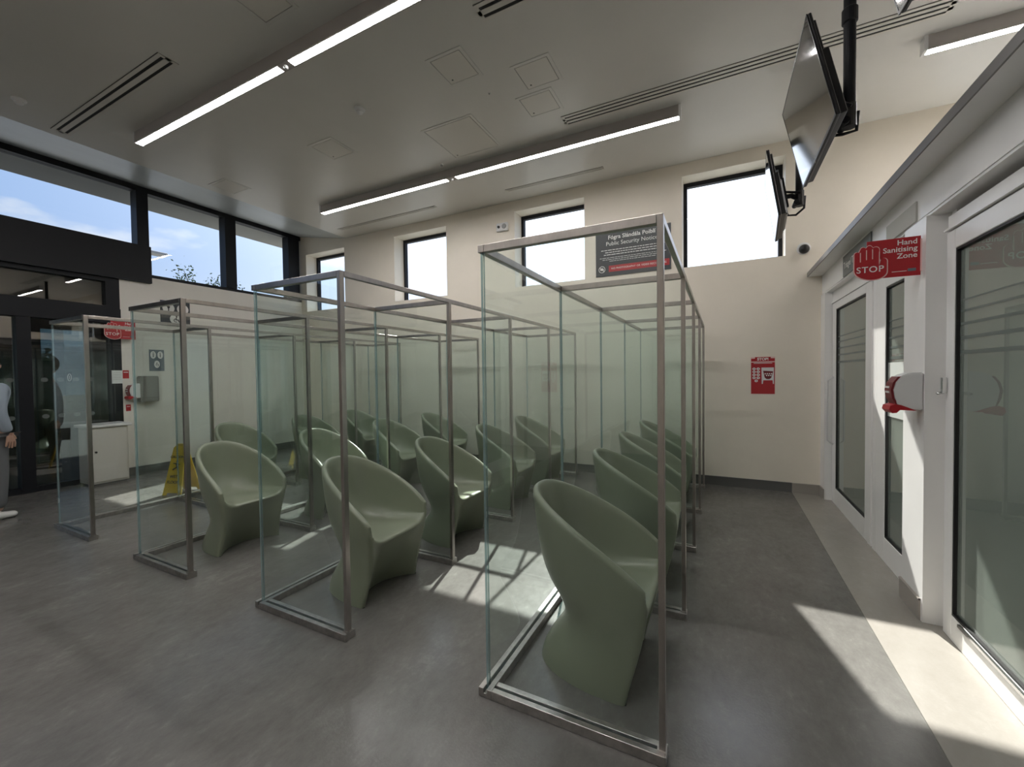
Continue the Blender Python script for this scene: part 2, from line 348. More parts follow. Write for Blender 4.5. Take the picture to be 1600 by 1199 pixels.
# outside
struct('ground', B(((-60, -40, -.3), (30, 60, -.13))), M['asphalt'])
M['lobby_pane'] = glass('tinted_lobby_glass', (.34, .40, .42), 1.5)
struct('window_9', B(((-11.23, 2.921, 1.851), (-11.22, 3.099, 2.449)), ((-11.23, 3.221, 1.801), (-11.22, 3.619, 2.449)), ((-11.23, 3.221, .901), (-11.22, 3.619, 1.699))), M['lobby_pane'], label='tinted outer panes of the lobby screen')
t = thing('tree', 'leafy tree outside, its twigs showing above the sill of the clerestory window', 'tree', (-15.6, 8.0, -.13))
bm = bmesh.new(); tube(bm, [(-15.6, 8, -.13), (-15.55, 8.05, 1.6), (-15.6, 8.0, 3.0)], [.13, .1, .07], 8)
rnd = random.Random(3)
tips = []
for k in range(26):
    a = rnd.uniform(0, 2*PI); r0 = rnd.uniform(.3, 1.5); z = rnd.uniform(3.2, 5.0)
    p0 = Vector((-15.6, 8, rnd.uniform(1.8, 3.0))); p2 = Vector((-15.6+r0*math.cos(a), 8+r0*math.sin(a), z)); p1 = (p0+p2)/2+Vector((0, 0, .25))
    tube(bm, [p0, p1, p2], [.035, .02, .006], 5); tips += [p1.lerp(p2, s) for s in (.3, .6, .8, 1)]
obj('trunk', bm, M['bark'], t, smooth=True)
bm = bmesh.new()
for tp in tips:
    for k in range(26):
        c = tp+Vector([rnd.gauss(0, .14) for _ in range(3)]); s = rnd.uniform(.03, .055)
        d1 = Vector([rnd.gauss(0, 1) for _ in range(3)]).normalized(); d2 = d1.orthogonal().normalized()
        bm.faces.new([bm.verts.new(c+q) for q in (d1*s, d2*s*.5, -d1*s, -d2*s*.5)])
o = obj('foliage', bm, M['leaf'], t)
t = thing('hedge', 'dark leafy bush outside beyond the lobby doors', 'bush', (-14.5, 4.2, -.13))
bm = bmesh.new()
for k in range(9000):
    a = rnd.uniform(0, 2*PI); q = rnd.uniform(0, 1)**.5; c = Vector((-14.5+.8*q*math.cos(a), 4.6+1.9*q*math.sin(a), -.1+rnd.uniform(0, 2.45)*(1-.25*q*q)))
    s = rnd.uniform(.05, .09); d1 = Vector([rnd.gauss(0, 1) for _ in range(3)]).normalized(); d2 = d1.orthogonal().normalized()
    bm.faces.new([bm.verts.new(c+v) for v in (d1*s, d2*s*.55, -d1*s, -d2*s*.55)])
obj('foliage', bm, M['leaf'], t)
bm = bmesh.new()
for k in range(5): tube(bm, [(-14.5, 3.6+k*.5, -.13), (-14.45, 3.65+k*.5, 1.3)], [.04, .02], 6)
obj('stem', bm, M['bark'], t)
t = thing('street_lamp', 'slim grey lamp post outside the clerestory window', 'lamp', (-12.5, 5.16, -.13))
obj('pole', tube(bmesh.new(), [(-12.5, 5.16, -.13), (-12.5, 5.16, 4.55)], [.05, .03], 8), M['grey_plastic'], t)
obj('lamp_head', B(((-12.6, 5.1, 4.55), (-12.3, 5.45, 4.61)), bevel=.01), M['grey_plastic'], t)

# ---------------------------------------------------------------- ceiling fittings
def ceiling_light(x0, x1, y0, joint, label):
    t = thing('ceiling_light', label, 'ceiling light', ((x0+x1)/2, y0+.0325, ZC), group='linear ceiling lights')
    zb = ZC-.118
    segs = [(x0+.012, x1-.012)] if joint is None else [(x0+.012, joint-.075), (joint+.075, x1-.012)]
    obj('housing', B(((x0, y0-.012, zb), (x1, y0+.0, ZC)), ((x0, y0+.065, zb), (x1, y0+.077, ZC)), ((x0, y0, zb+.02), (x1, y0+.065, ZC))), M['lamp_body'], t)
    for a, b in segs: obj('diffuser', B(((a, y0+.001, zb-.001), (b, y0+.064, zb+.019))), M['lamp'], t)
    for xx in (x0, x1): obj('end_cap', B(((xx-.012, y0-.014, zb-.003), (xx+.012, y0+.079, ZC))), M['white_plastic'], t)
    if joint is not None:
        obj('joint_plate', B(((joint-.074, y0+.001, zb), (joint+.074, y0+.064, zb+.019))), M['lamp_body'], t)
        s = obj('sensor', lathe(bmesh.new(), [(.02, 0), (.02, -.012), (.012, -.022)], (joint, y0+.032, zb)), M['white_plastic'], t, smooth=False)
ceiling_light(-5.95, -.38, 2.355, -3.35, 'long linear ceiling light nearer the camera, running out at the top edge')
ceiling_light(-5.87, -.385, 4.74, -3.29, 'long linear ceiling light nearer the window wall, in front of four windows')
ceiling_light(-5.95, -.38, -.03, -3.35, 'long unseen linear ceiling light added above and behind the camera to brighten the room')  # out of view, added to raise the ambient light
ceiling_light(-5.95, -.38, -2.4, -3.35, 'long unseen linear ceiling light added farther behind the camera to brighten the room')  # second added row out of view, more ambient fill
ceiling_light(1.54, 4.4, 4.76, None, 'linear ceiling light at the upper right above the clinic partition')

def slot_vent(x0, x1, ys, w, label, mrg=.03):
    t = thing('slot_vent', label, 'ceiling vent', ((x0+x1)/2, ys[0], ZC), group='slot vents in the ceiling')
    y0, y1 = min(ys)-w/2-mrg, max(ys)+w/2+mrg
    bm = bmesh.new(); edges = [y0]+[v for y in sorted(ys) for v in (y-w/2, y+w/2)]+[y1]
    for i in range(0, len(edges), 2): box(bm, (x0-.03, edges[i], ZC-.006), (x1+.03, edges[i+1], ZC))
    box(bm, (x0-.03, edges[1], ZC-.006), (x0, edges[-2], ZC)); box(bm, (x1, edges[1], ZC-.006), (x1+.03, edges[-2], ZC))
    obj('vent_frame', bm, M['ceil_panel'], t)
    for y in ys: obj('slot', B(((x0, y-w/2, ZC-.0015), (x1, y+w/2, ZC-.0005))), M['slot'], t)
    obj('shadow_gap', B(((x0-.03, y0-.006, ZC-.0012), (x1+.03, y0, ZC-.0002))), M['joint'], t)
slot_vent(-6.63, -4.34, (1.927, 1.995), .026, 'two-slot vent at the upper left, before the entrance glazing')
slot_vent(-1.65, .8, (2.795, 2.868), .03, 'wide two-slot vent cut off by the top edge of the picture')
slot_vent(-1.53, 1.575, (4.395, 4.45, 4.505), .022, 'long three-slot vent crossing behind the hanging screens')
slot_vent(-6.48, -4.26, (5.64, 5.675), .012, 'thin vent near the window wall on the left', .012)
slot_vent(-2.9, -1.46, (5.67, 5.705), .012, 'thin vent near the window wall, right of the other thin one', .012)

def hatch(x0, y0, x1, y1, label, key=True):
    t = thing('access_panel', label, 'access panel', ((x0+x1)/2, (y0+y1)/2, ZC), group='square access panels in the ceiling')
    g = .005
    obj('panel_frame', B(((x0-.03, y0-.03, ZC-.005), (x1+.03, y0, ZC)), ((x0-.03, y1, ZC-.005), (x1+.03, y1+.03, ZC)), ((x0-.03, y0, ZC-.005), (x0, y1, ZC)), ((x1, y0, ZC-.005), (x1+.03, y1, ZC))), M['ceil'], t)
    obj('shadow_gap', B(((x0, y0, ZC-.001), (x1, y1, ZC-.0002))), M['joint'], t)
    obj('panel', B(((x0+g, y0+g, ZC-.005), (x1-g, y1-g, ZC-.0012))), M['ceil_panel'], t)
    if key: obj('lock', lathe(bmesh.new(), [(.009, -.0055), (.009, -.007)], (x0+.05, y1-.05, ZC), seg=10), M['joint'], t)
hatch(-2.32, 3.05, -2.01, 3.38, 'square access panel left of the two adjoining ones')
hatch(-1.69, 3.47, -1.37, 3.79, 'square access panel, upper of the two adjoining ones')
hatch(-1.84, 3.885, -1.51, 4.20, 'square access panel, lower of the two adjoining ones')
hatch(-3.045, 3.875, -2.425, 4.525, 'largest access panel, above the middle of the window-side light')
hatch(-4.45, 3.475, -4.10, 3.81, 'small access panel left of the largest one, between the lights')
hatch(-6.6, 3.48, -6.25, 3.80, 'faint access panel close to the entrance glazing', False)
hatch(-3.2, 1.8, -2.88, 2.12, 'access panel above the near light at the top edge', False)

def detector(x, y, label, s=1.0, group='round ceiling detectors'):
    t = thing('smoke_detector', label, 'detector', (x, y, ZC), group=group)
    obj('base', lathe(bmesh.new(), [(.055*s, 0), (.055*s, -.012*s), (.045*s, -.02*s)], (x, y, ZC), seg=18), M['white_plastic'], t)
    obj('sensor_head', lathe(bmesh.new(), [(.034*s, -.02*s), (.034*s, -.04*s), (.02*s, -.052*s), (.008*s, -.055*s)], (x, y, ZC), seg=18), M['grey_plastic'] if s < .7 else M['white_plastic'], t)
detector(-6.24, 1.55, 'round smoke detector at the left edge of the ceiling')
detector(-3.38, 3.235, 'round smoke detector in the middle of the ceiling')
detector(-3.315, 4.575, 'small round sensor just before the window-side light', .5)
detector(-2.06, 3.66, 'tiny round sensor left of the upper adjoining access panel', .22)

# ---------------------------------------------------------------- things on the back wall
t = thing('security_notice', 'dark public security notice with a red band, high between two windows', 'sign', (-1.13, YB, 3.21))
pm = plane_mtx((-1.13, YB-.012, 3.225), (1, 0, 0), (0, 0, 1))     # sign plane, 1.04 x .62
obj('panel', B(((-1.65, YB-.012, 2.91), (-.61, YB-.001, 3.535))), M['navy'], t)
def at2(pm_, x, y, z=.0005): return pm_ @ Matrix.Translation((x, y, z))
text_mesh('Fógra Slándála Poiblí', .080, at2(pm, -.01, .235), M['lettering'], 'lettering', t, bold=.0012)
text_mesh('Public Security Notice', .080, at2(pm, -.01, .145), M['lettering'], 'lettering', t)
rnd = random.Random(11)
for y, w, hh in ((.055, .44, .010), (.022, .38, .010), (-.011, .40, .010), (-.055, .46, .006), (-.080, .42, .006), (-.105, .32, .006)):
    bm = bmesh.new(); x = -w
    while x < w:
        l = rnd.uniform(.02, .06); rect2(bm, x, y-hh/2, min(x+l, w), y+hh/2, at2(pm, 0, 0), .001); x += l+.009
    obj('small_print', bm, M['lettering'], t)
obj('red_band', rect2(bmesh.new(), -.33, -.26, .50, -.17, at2(pm, 0, 0), .001), M['red'], t, label='red band across the foot of the notice')
text_mesh('NO PHOTOGRAPHY OR VIDEO RECORDING', .036, at2(pm, .085, -.215, .002), M['lettering'], 'lettering', t, space=1.05)
bm = bmesh.new()
pts = [(-.43+.045*math.cos(2*PI*k/20), -.215+.045*math.sin(2*PI*k/20)) for k in range(21)]
ribbon(bm, pts, .008, at2(pm, 0, 0)); ribbon(bm, [(-.46, -.185), (-.40, -.245)], .008, at2(pm, 0, 0))
rect2(bm, -.455, -.23, -.405, -.20, at2(pm, 0, 0)); rect2(bm, -.44, -.20, -.42, -.193, at2(pm, 0, 0))
obj('no_camera_symbol', bm, M['lettering'], t, label='white crossed-out camera symbol')

t = thing('alarm_unit', 'small white alarm box beside the third window from the left', 'alarm', (-3.2, YB, 3.9))
obj('body', B(((-3.3, YB-.05, 3.84), (-3.09, YB-.001, 3.97)), bevel=.01), M['white_plastic'], t)
obj('sounder', lathe(bmesh.new(), [(.04, -.05), (.04, -.062), (.03, -.07)], (-3.15, YB, 3.905), 'Y', 16), M['grey_plastic'], t, label='grey round sounder')
obj('lens', lathe(bmesh.new(), [(.022, -.05), (.018, -.07)], (-3.25, YB, 3.905), 'Y', 12), M['black'], t, label='black lens')

t = thing('security_camera', 'dome security camera on the back wall beside the clinic roof edge', 'camera', (.885, YB, 2.95))
obj('mount', lathe(bmesh.new(), [(.07, -.001), (.07, -.03), (.055, -.04)], (.885, YB, 2.96), 'Y', 20), M['white_plastic'], t)
bm = bmesh.new(); bmesh.ops.create_uvsphere(bm, u_segments=18, v_segments=10, radius=.055, matrix=Matrix.Translation((.885, YB-.055, 2.945)))
obj('dome', bm, M['black'], t, smooth=True, label='black glossy dome')

t = thing('stop_poster', 'red stop poster with white circles and a dispenser picture, on the back wall', 'poster', (.467, YB, 1.44))
obj('sheet', B(((.335, YB-.003, 1.206), (.598, YB-.0005, 1.675))), M['pink'], t)
pm = plane_mtx((.467, YB-.003, 1.44), (1, 0, 0), (0, 0, 1))
bm = bmesh.new(); rect2(bm, -.128, -.23, .128, .165, pm, .001); rect2(bm, -.128, .178, .128, .215, pm, .001); rect2(bm, -.085, .21, .085, .233, pm, .001)
obj('red_ground', bm, M['red'], t)
text_mesh('STOP!', .046, at2(pm, 0, .205, .0015), M['lettering'], 'lettering', t, bold=.0015)
obj('print_line', rect2(bmesh.new(), -.10, .152, .10, .158, at2(pm, 0, 0, .001), .0008), M['lettering'], t)
for x, y in [(x, .085-k*.038) for k in range(4) for x in (-.095, -.05)]+[(-.072, -.067)]:
    c_ = obj('white_circle', disc2(bmesh.new(), (x, y), .019, .016, at2(pm, 0, 0, .001), .0008), M['lettering'], t)
    obj('symbol', rect2(bmesh.new(), x-.008, y-.004, x+.008, y+.004, at2(pm, 0, 0, .0018), .0004), M['darkred'], c_)
bm = bmesh.new(); prism(bm, [at2(pm, 0, 0, .001) @ Vector(p) for p in ((-.015, .10, 0), (.118, .10, 0), (.118, -.105, 0), (.108, -.105, 0), (.105, -.06, 0), (.005, -.06, 0), (.0, -.105, 0), (-.012, -.105, 0))], (0, -.0008, 0))
obj('dispenser_picture', bm, M['white_plastic'], t, label='picture of a white dispenser')
bm = bmesh.new(); prism(bm, [at2(pm, 0, 0, .002) @ Vector(p) for p in ((.003, .06, 0), (.112, .052, 0), (.09, -.03, 0), (.07, -.045, 0), (.04, -.045, 0), (.02, -.025, 0))], (0, -.0008, 0))
obj('dark_label', bm, M['darkred'], t)
bm = bmesh.new(); 
for y, xs_ in ((.022, (.02, .042, .064, .086)), (.0, (.035, .057, .079))):
    for x in xs_: disc2(bm, (x+.006, y), .008, .008, at2(pm, 0, 0, .003), .0005, 10)
obj('label_dot', bm, M['lettering'], t)

# ---------------------------------------------------------------- clinic partition on the right
struct('ledge_clinic', B(((.93, YF, 2.62), (XR_, YB, 2.665)), ), M['upvc'], label='flat roof of the clinic rooms')
struct('trim_3', B(((.922, YF, 2.618), (.93, YB, 2.668))), mat('ledge_edge_metal', (.20, .19, .185), .4), label='dark grey metal edge of the clinic roof')
hd = struct('wall_clinic_header', B(((1.07, YF, 2.40), (1.2, YB, 2.62)), ((1.075, YF, 2.385), (1.30, YB, 2.40))), M['upvc'])
struct('trim_4', B(((1.06, 3.245, 0), (1.17, 3.56, 2.385))), M['upvc'], label='white column between the clinic doors')
struct('trim_5', B(((1.168, 3.19, 0), (1.23, 3.25, 2.385)), ((1.06, 5.88, 0), (1.2, YB, 2.385))), M['upvc'], label='white corner posts of the clinic partition')
struct('baseboard_right', B(((1.05, 3.27, 0), (1.06, 3.57, .13)), ((1.046, 3.27, .118), (1.06, 3.57, .128)), ((1.05, 5.87, 0), (1.06, YB-.02, .12))), M['base_light'])
def door(n, y0, y1, gy0, gy1, gz0, gz1, label, handle=None, x=XP, lines=True, ztop=2.25):
    fr = struct(n, B(((x, y0, 0), (x+.06, gy0, ztop)), ((x, gy1, 0), (x+.06, y1, ztop)), ((x, gy0, 0), (x+.06, gy1, gz0)), ((x, gy0, gz1), (x+.06, gy1, ztop)), bevel=.003), M['upvc'], label=label)
    g = .012
    obj('door_gasket', B(((x+.004, gy0, gz0), (x+.05, gy0+g, gz1)), ((x+.004, gy1-g, gz0), (x+.05, gy1, gz1)), ((x+.004, gy0+g, gz0), (x+.05, gy1-g, gz0+g)), ((x+.004, gy0+g, gz1-g), (x+.05, gy1-g, gz1))), M['gasket'], fr)
    obj('door_pane', B(((x+.02, gy0+g, gz0+g), (x+.03, gy1-g, gz1-g))), M['pod_glass'], fr)
    if lines:
        bm = bmesh.new()
        for k, z in enumerate((1.86, 1.80, 1.73, 1.655, 1.575)):
            box(bm, (x+.0185, gy0+.10, z), (x+.0195, gy1-.02, z+.008+.003*k))
        obj('film_line', bm, M['film_line'], fr)
    return fr
d3 = door('door_3', 4.56, 5.86, 4.65, 5.71, .18, 2.17, 'far white framed sliding clinic door')
obj('door_handle', tube(bmesh.new(), [(1.128, 5.80, .66), (1.075, 5.80, .70), (1.075, 5.80, 1.38), (1.128, 5.80, 1.42)], .009, 8), M['white_plastic'], d3, smooth=True)
struct('trim_6', B(((1.128, 4.475, 0), (1.19, 4.555, 2.27)), ((1.14, 4.44, 0), (1.2, 4.475, 2.27)), ((1.13, 4.36, 0), (1.19, 4.44, 2.27))), M['upvc'], label='white double post beside the far clinic door')
d4 = door('window_8', 3.56, 4.36, 3.60, 4.16, .19, 2.13, 'fixed glass pane between column and far clinic door')
obj('door_film', B(((XP+.015, 3.60, 1.14), (XP+.0195, 4.155, 1.55))), M['frost'], d4, label='white film band on the glass behind the dispenser')
struct('trim_7', B(((1.135, 3.56, 2.27), (1.2, 5.88, 2.385)), ((1.12, 3.56, 2.25), (1.2, 5.88, 2.27))), M['upvc'], label='white lintel over the far clinic door')
d5 = door('door_4', 1.1, 3.19, 1.25, 3.10, .14, 2.15, 'near white framed sliding clinic door', ztop=2.255)
struct('trim_8', B(((1.135, 1.1, 2.27), (1.2, 3.19, 2.345)), ((1.115, 1.1, 2.262), (1.2, 3.19, 2.272))), M['upvc'], label='white track cover over the near clinic door')
obj('door_lock', B(((1.105, 3.165, 1.36), (1.13, 3.185, 1.45)), bevel=.003), M['chrome'], d5)
obj('door_handle', tube(bmesh.new(), [(1.12, 3.175, 1.365), (1.09, 3.175, 1.36), (1.085, 3.14, 1.36)], .007, 8), M['chrome'], d5, smooth=True)
obj('door_threshold', B(((1.118, 1.15, .125), (1.13, 3.0, .14))), M['chrome'], d5)
struct('wall_clinic', B(((1.1, YF, 0), (1.3, 1.1, 2.4))), M['upvc'])
# rooms behind the partition
struct('wall_clinic_back', B(((3.6, YF, 0), (3.7, YB, 2.6)), ((1.25, 3.36, 0), (3.6, 3.46, 2.6))), M['office'])
struct('ceiling_clinic', B(((1.3, YF, 2.58), (3.6, YB, 2.615))), M['office'])
# header signs
t = thing('header_sign', 'grey Triage sign on the white header over the far clinic door', 'sign', (1.07, 4.67, 2.48))
obj('panel', B(((1.060, 4.25, 2.40), (1.0695, 5.09, 2.595))), M['slate'], t)
pm = plane_mtx((1.0595, 4.67, 2.495), (0, -1, 0), (0, 0, 1))
text_mesh('Triage/ Treatment', .088, at2(pm, -.385, 0, .0005), M['lettering'], 'lettering', t, align='LEFT')
t = thing('header_sign', 'small blank grey plate on the header beside the column', 'sign', (1.07, 3.75, 2.42))
obj('panel', B(((1.060, 3.395, 2.40), (1.0695, 3.90, 2.52))), M['office'], t)

# red hand-sanitising flag signs
HAND = [(-.350,-.0), ]
def hand_sign(origin, s, xdir, label, with_text=True, wall_x=1):
    """origin: right end middle of the plate; plate spans x -.215..0, hand at the left"""
    t = thing('hand_sign', label, 'sign', origin)
    pm = plane_mtx(origin, xdir, (0, 0, 1))
    k = .000422*s
    def P(x, y): return ((x-995)*k, -((y+.1*(x-640))-500)*k)
    plate = bmesh.new(); x0, y0 = P(430, 306)
    rect2(plate, x0, -.112*s, 0, .108*s, at2(pm, 0, 0, -.004), .004)
    obj('plate', plate, M['red'], t)
    hand = [(290, 680)]
    def arc(cx, cy, rx, ry, a0, a1, n=6): return [(cx+rx*math.cos(math.radians(a0+(a1-a0)*i/n)), cy-ry*math.sin(math.radians(a0+(a1-a0)*i/n))) for i in range(n+1)]
    H = [(290, 640)]+arc(324, 455, 34, 36, 180, 60)+arc(391, 393, 34, 36, 170, 40)+arc(458, 373, 33, 36, 150, 30)+arc(527, 390, 38, 36, 140, 0)+[(565, 500)]+arc(607, 530, 41, 36, 150, 0)+[(648, 660)]+arc(470, 660, 178, 112, 0, -90, 8)+arc(470, 660, 180, 112, -90, -180, 8)[1:]
    H = [P(x, y-0) for x, y in H]
    cx = sum(p[0] for p in H)/len(H); cy = sum(p[1] for p in H)/len(H)
    out = bmesh.new(); prism(out, [at2(pm, 0, 0, 0) @ Vector(((p[0]-cx)*1.05+cx, (p[1]-cy)*1.13+cy, 0)) for p in H], pm.to_3x3() @ Vector((0, 0, .003)))
    obj('hand_border', out, M['pink'], t)
    inn = bmesh.new(); prism(inn, [at2(pm, 0, 0, .003) @ Vector(((p[0]-cx)*.985+cx, (p[1]-cy)*1.08+cy, 0)) for p in H], pm.to_3x3() @ Vector((0, 0, .001)))
    obj('hand', inn, M['red'], t, label='red raised hand')
    bm = bmesh.new()
    for (xa, ya, xb, yb) in ((358, 420, 358, 545), (425, 385, 425, 515), (491, 375, 491, 505), (565, 410, 563, 580), (563, 580, 575, 520)):
        ribbon(bm, [P(xa, ya), P(xb, yb)], .0042*s, at2(pm, 0, 0, .004), .0006)
    obj('finger_line', bm, M['pink'], t)
    cxx, cyy = P(463, 655)
    text_mesh('STOP', .050*s, at2(pm, cxx, cyy, .0045), M['lettering'], 'lettering', t, bold=.0005*s, space=1.1)
    if with_text:
        for i, w in enumerate(('Hand', 'Sanitising', 'Zone')):
            text_mesh(w, .041*s, at2(pm, -.014*s, (.080-.038*i)*s, .0005), M['lettering'], 'lettering', t, align='RIGHT', bold=.0005*s)
        obj('corner_logo', rect2(bmesh.new(), -.055*s, -.086*s, -.02*s, -.070*s, at2(pm, 0, 0, 0), .001), M['bluegrey'], t)
        obj('white_line', rect2(bmesh.new(), -.125*s, -.084*s, -.06*s, -.081*s, at2(pm, 0, 0, 0), .001), M['lettering'], t)
    return t, pm
t, pm = hand_sign((1.055, 3.30, 2.175), 1.05, (1, 0, 0), 'red STOP hand sign sticking out of the white column at the right')
obj('bracket', B(((1.053, 3.296, 2.08), (1.061, 3.312, 2.27))), M['pink'], t)

def dispenser(name, loc, flip, label):
    """wall sanitiser: D shaped in side view, red label on its front, red drip tray"""
    x0, y0, z0 = loc; s = flip
    t = thing(name, label, 'dispenser', loc)
    prof = [(0, 0), (0, .225), (-.06, .222), (-.10, .205), (-.125, .17), (-.138, .12), (-.13, .07), (-.115, .035), (-.095, 0)]
    bm = bmesh.new(); prism(bm, [(x0+s*a, y0, z0+b) for a, b in prof], (0, .115, 0)); bmesh.ops.bevel(bm, geom=[e for e in bm.edges], offset=.006, segments=2, affect='EDGES', clamp_overlap=True)
    obj('body', bm, M['white_plastic'], t, smooth=False)
    strip = [(-.112, .20), (-.135, .165), (-.146, .12), (-.139, .07), (-.124, .035)]
    bm = bmesh.new()
    q = [(x0+s*a, y0+.004, z0+b) for a, b in strip]; q2 = [(x0+s*(a+.012), y0+.004, z0+b) for a, b in strip][::-1]
    prism(bm, q+q2, (0, .107, 0)); obj('front_label', bm, M['darkred'], t, label='dark red curved label')
    bm = bmesh.new(); box(bm, (x0+s*-.1495, y0+.025, z0+.13), (x0+s*-.146, y0+.09, z0+.142)); box(bm, (x0+s*-.149, y0+.03, z0+.10), (x0+s*-.143, y0+.085, z0+.112))
    obj('label_print', bm, M['lettering'], t)
    tr = [(-.03, -.002), (-.10, .03), (-.125, .035), (-.15, .025), (-.155, .0), (-.14, -.02), (-.12, -.018), (-.105, .0), (-.05, -.002)]
    bm = bmesh.new(); prism(bm, [(x0+s*a, y0-.006, z0+b) for a, b in tr], (0, .127, 0)); obj('drip_tray', bm, M['red'], t, label='bright red curved tray')
    return t
dispenser('sanitiser_dispenser', (1.058, 3.255, 1.255), 1, 'white hand sanitiser dispenser with red label on the column at the right')
# ---------------------------------------------------------------- things along the entrance side
t, pm = hand_sign((-8.10, 3.13, 2.24), 1.22, (0, 1, 0), 'red STOP hand sign beside the entrance doors at the left', True)
obj('bracket', B(((-8.19, 3.04, 2.15), (-8.104, 3.06, 2.33))), M['pink'], t)
t = thing('direction_sign', 'dark sign with three white discs high on the left wall under the clerestory', 'sign', (XW, 3.71, 2.58))
obj('panel', B(((XW+.001, 3.50, 2.372), (XW+.012, 3.92, 2.785))), M['navy'], t)
pm = plane_mtx((XW+.012, 3.71, 2.58), (0, 1, 0), (0, 0, 1))
cs = [(-.100, .085), (.105, .085), (.0, -.090)]
for c in cs: obj('disc', disc2(bmesh.new(), c, .085, .085, at2(pm, 0, 0, 0), .001), M['lettering'], t)
for (x, y) in cs[:2]:
    bm = bmesh.new(); disc2(bm, (x, y+.045), .012, .012, at2(pm, 0, 0, .001), .001); prism(bm, [at2(pm, 0, 0, .001) @ Vector(p) for p in ((x-.025, y+.03, 0), (x+.025, y+.03, 0), (x+.008, y-.01, 0), (x+.006, y-.06, 0), (x-.006, y-.06, 0), (x-.008, y-.01, 0))], (.001, 0, 0))
    obj('pictogram', bm, M['black'], t, label='black standing figure')
x, y = cs[2]; bm = bmesh.new()
disc2(bm, (x+.01, y+.045), .012, .012, at2(pm, 0, 0, .001), .001)
ribbon(bm, [(x+.01, y+.03), (x, y-.01), (x+.035, y-.01), (x+.045, y-.045)], .014, at2(pm, 0, 0, .001)); ribbon(bm, [(x-.01, y+.01), (x-.03, y-.02), (x-.015, y-.045), (x+.015, y-.045)], .01, at2(pm, 0, 0, .001))
obj('pictogram', bm, M['black'], t, label='black wheelchair figure')
t = thing('toilet_sign', 'blue-grey sign with three pale ovals on the left wall above the grey box', 'sign', (XW, 3.43, 1.8))
obj('panel', B(((XW+.001, 3.33, 1.62), (XW+.008, 3.53, 1.965))), M['bluegrey'], t)
pm = plane_mtx((XW+.008, 3.43, 1.79), (0, 1, 0), (0, 0, 1))
for c in ((-.047, .09), (.047, .09), (0, -.06)): obj('disc', disc2(bmesh.new(), c, .038, .06, at2(pm, 0, 0, 0), .001), M['lettering'], t)
for (x, y) in ((-.047, .09), (.047, .09)):
    bm = bmesh.new(); rect2(bm, x-.006, y-.035, x+.006, y+.02, at2(pm, 0, 0, .001)); disc2(bm, (x, y+.032), .008, .008, at2(pm, 0, 0, .001), .001, 8)
    obj('pictogram', bm, M['slate'], t)
bm = bmesh.new()
ribbon(bm, [(.0, -.03), (-.004, -.055), (.014, -.058), (.018, -.085)], .008, at2(pm, 0, 0, .001)); ribbon(bm, [(-.008, -.05), (-.014, -.075), (.004, -.088)], .006, at2(pm, 0, 0, .001))
obj('pictogram', bm, M['slate'], t)
t = thing('towel_box', 'grey-brown paper towel box on the left wall under the toilet sign', 'dispenser', (XW, 3.28, 1.13))
obj('body', B(((XW+.001, 3.16, 1.13), (XW+.13, 3.40, 1.54)), bevel=.012, seg=2), M['fridge'], t)
obj('lid_seam', B(((XW+.131, 3.18, 1.20), (XW+.133, 3.38, 1.204))), M['joint'], t)
d = dispenser('sanitiser_dispenser', (XW+.125, 3.158, 1.20), 1, 'white hand sanitiser dispenser beside the grey towel box on the left wall'); d.rotation_euler[2] = PI/2
for (y0, z0, y1, z1, lab) in ((2.96, 1.505, 3.07, 1.63, 'small red poster above the dispenser at the entrance'), (3.02, 1.0, 3.08, 1.10, 'small red sticker below the dispenser at the entrance')):
    t = thing('wall_poster', lab, 'poster', (XW, (y0+y1)/2, z0)); y0 = max(y0, 2.995)
    obj('sheet', B(((XW+.001, y0, z0), (XW+.003, y1, z1))), M['red'], t)
    obj('white_band', B(((XW+.003, y0+.01, z1-.035), (XW+.0035, y1-.01, z1-.025))), M['lettering'], t)
t = thing('notice_sheet', 'pale paper notice taped to the dark door frame', 'notice', (XW+.01, 2.93, 1.53))
obj('sheet', B(((XW+.004, 2.865, 1.43), (XW+.006, 2.99, 1.63))), M['paper'], t)
obj('print_line', B(*[((XW+.006, 2.88, 1.59-.025*k), (XW+.0065, 2.97, 1.594-.025*k)) for k in range(5)]), M['grey_plastic'], t)
t = thing('door_sticker', 'small black sticker with a white oval on the entrance door glass', 'sticker', (XW, 2.42, 1.5))
pm = plane_mtx((XW-.062, 2.43, 1.53), (0, 1, 0), (0, 0, 1))
obj('backing', rect2(bmesh.new(), -.03, -.08, .03, .08, at2(pm, 0, 0), .001), M['black'], t)
bm = bmesh.new(); ribbon(bm, [(.018*math.cos(2*PI*k/16), .05*math.sin(2*PI*k/16)) for k in range(17)], .007, at2(pm, 0, 0, .001)); rect2(bm, -.003, -.025, .003, .025, at2(pm, 0, 0, .001))
obj('oval', bm, M['lettering'], t)

t = thing('cabinet', 'low beige cabinet standing against the entrance door glass', 'cabinet', (-7.95, 2.68, 0))
obj('body', B(((-8.14, 2.46, .03), (-7.78, 2.88, .82)), bevel=.005), M['beige'], t)
obj('cabinet_top', B(((-8.16, 2.42, .822), (-7.74, 2.92, .86)), bevel=.006), M['white_plastic'], t)
obj('plinth', B(((-8.12, 2.48, 0), (-7.80, 2.86, .03))), M['joint'], t)
dd = obj('door', B(((-7.779, 2.48, .06), (-7.765, 2.86, .80)), bevel=.003), M['beige'], t)
obj('lock', lathe(bmesh.new(), [(.014, 0), (.014, .01)], (-7.765, 2.52, .48), 'X', 12), M['black'], dd)
obj('side_panel', B(((-8.10, 2.452, .08), (-7.82, 2.459, .78))), M['beige'], t)

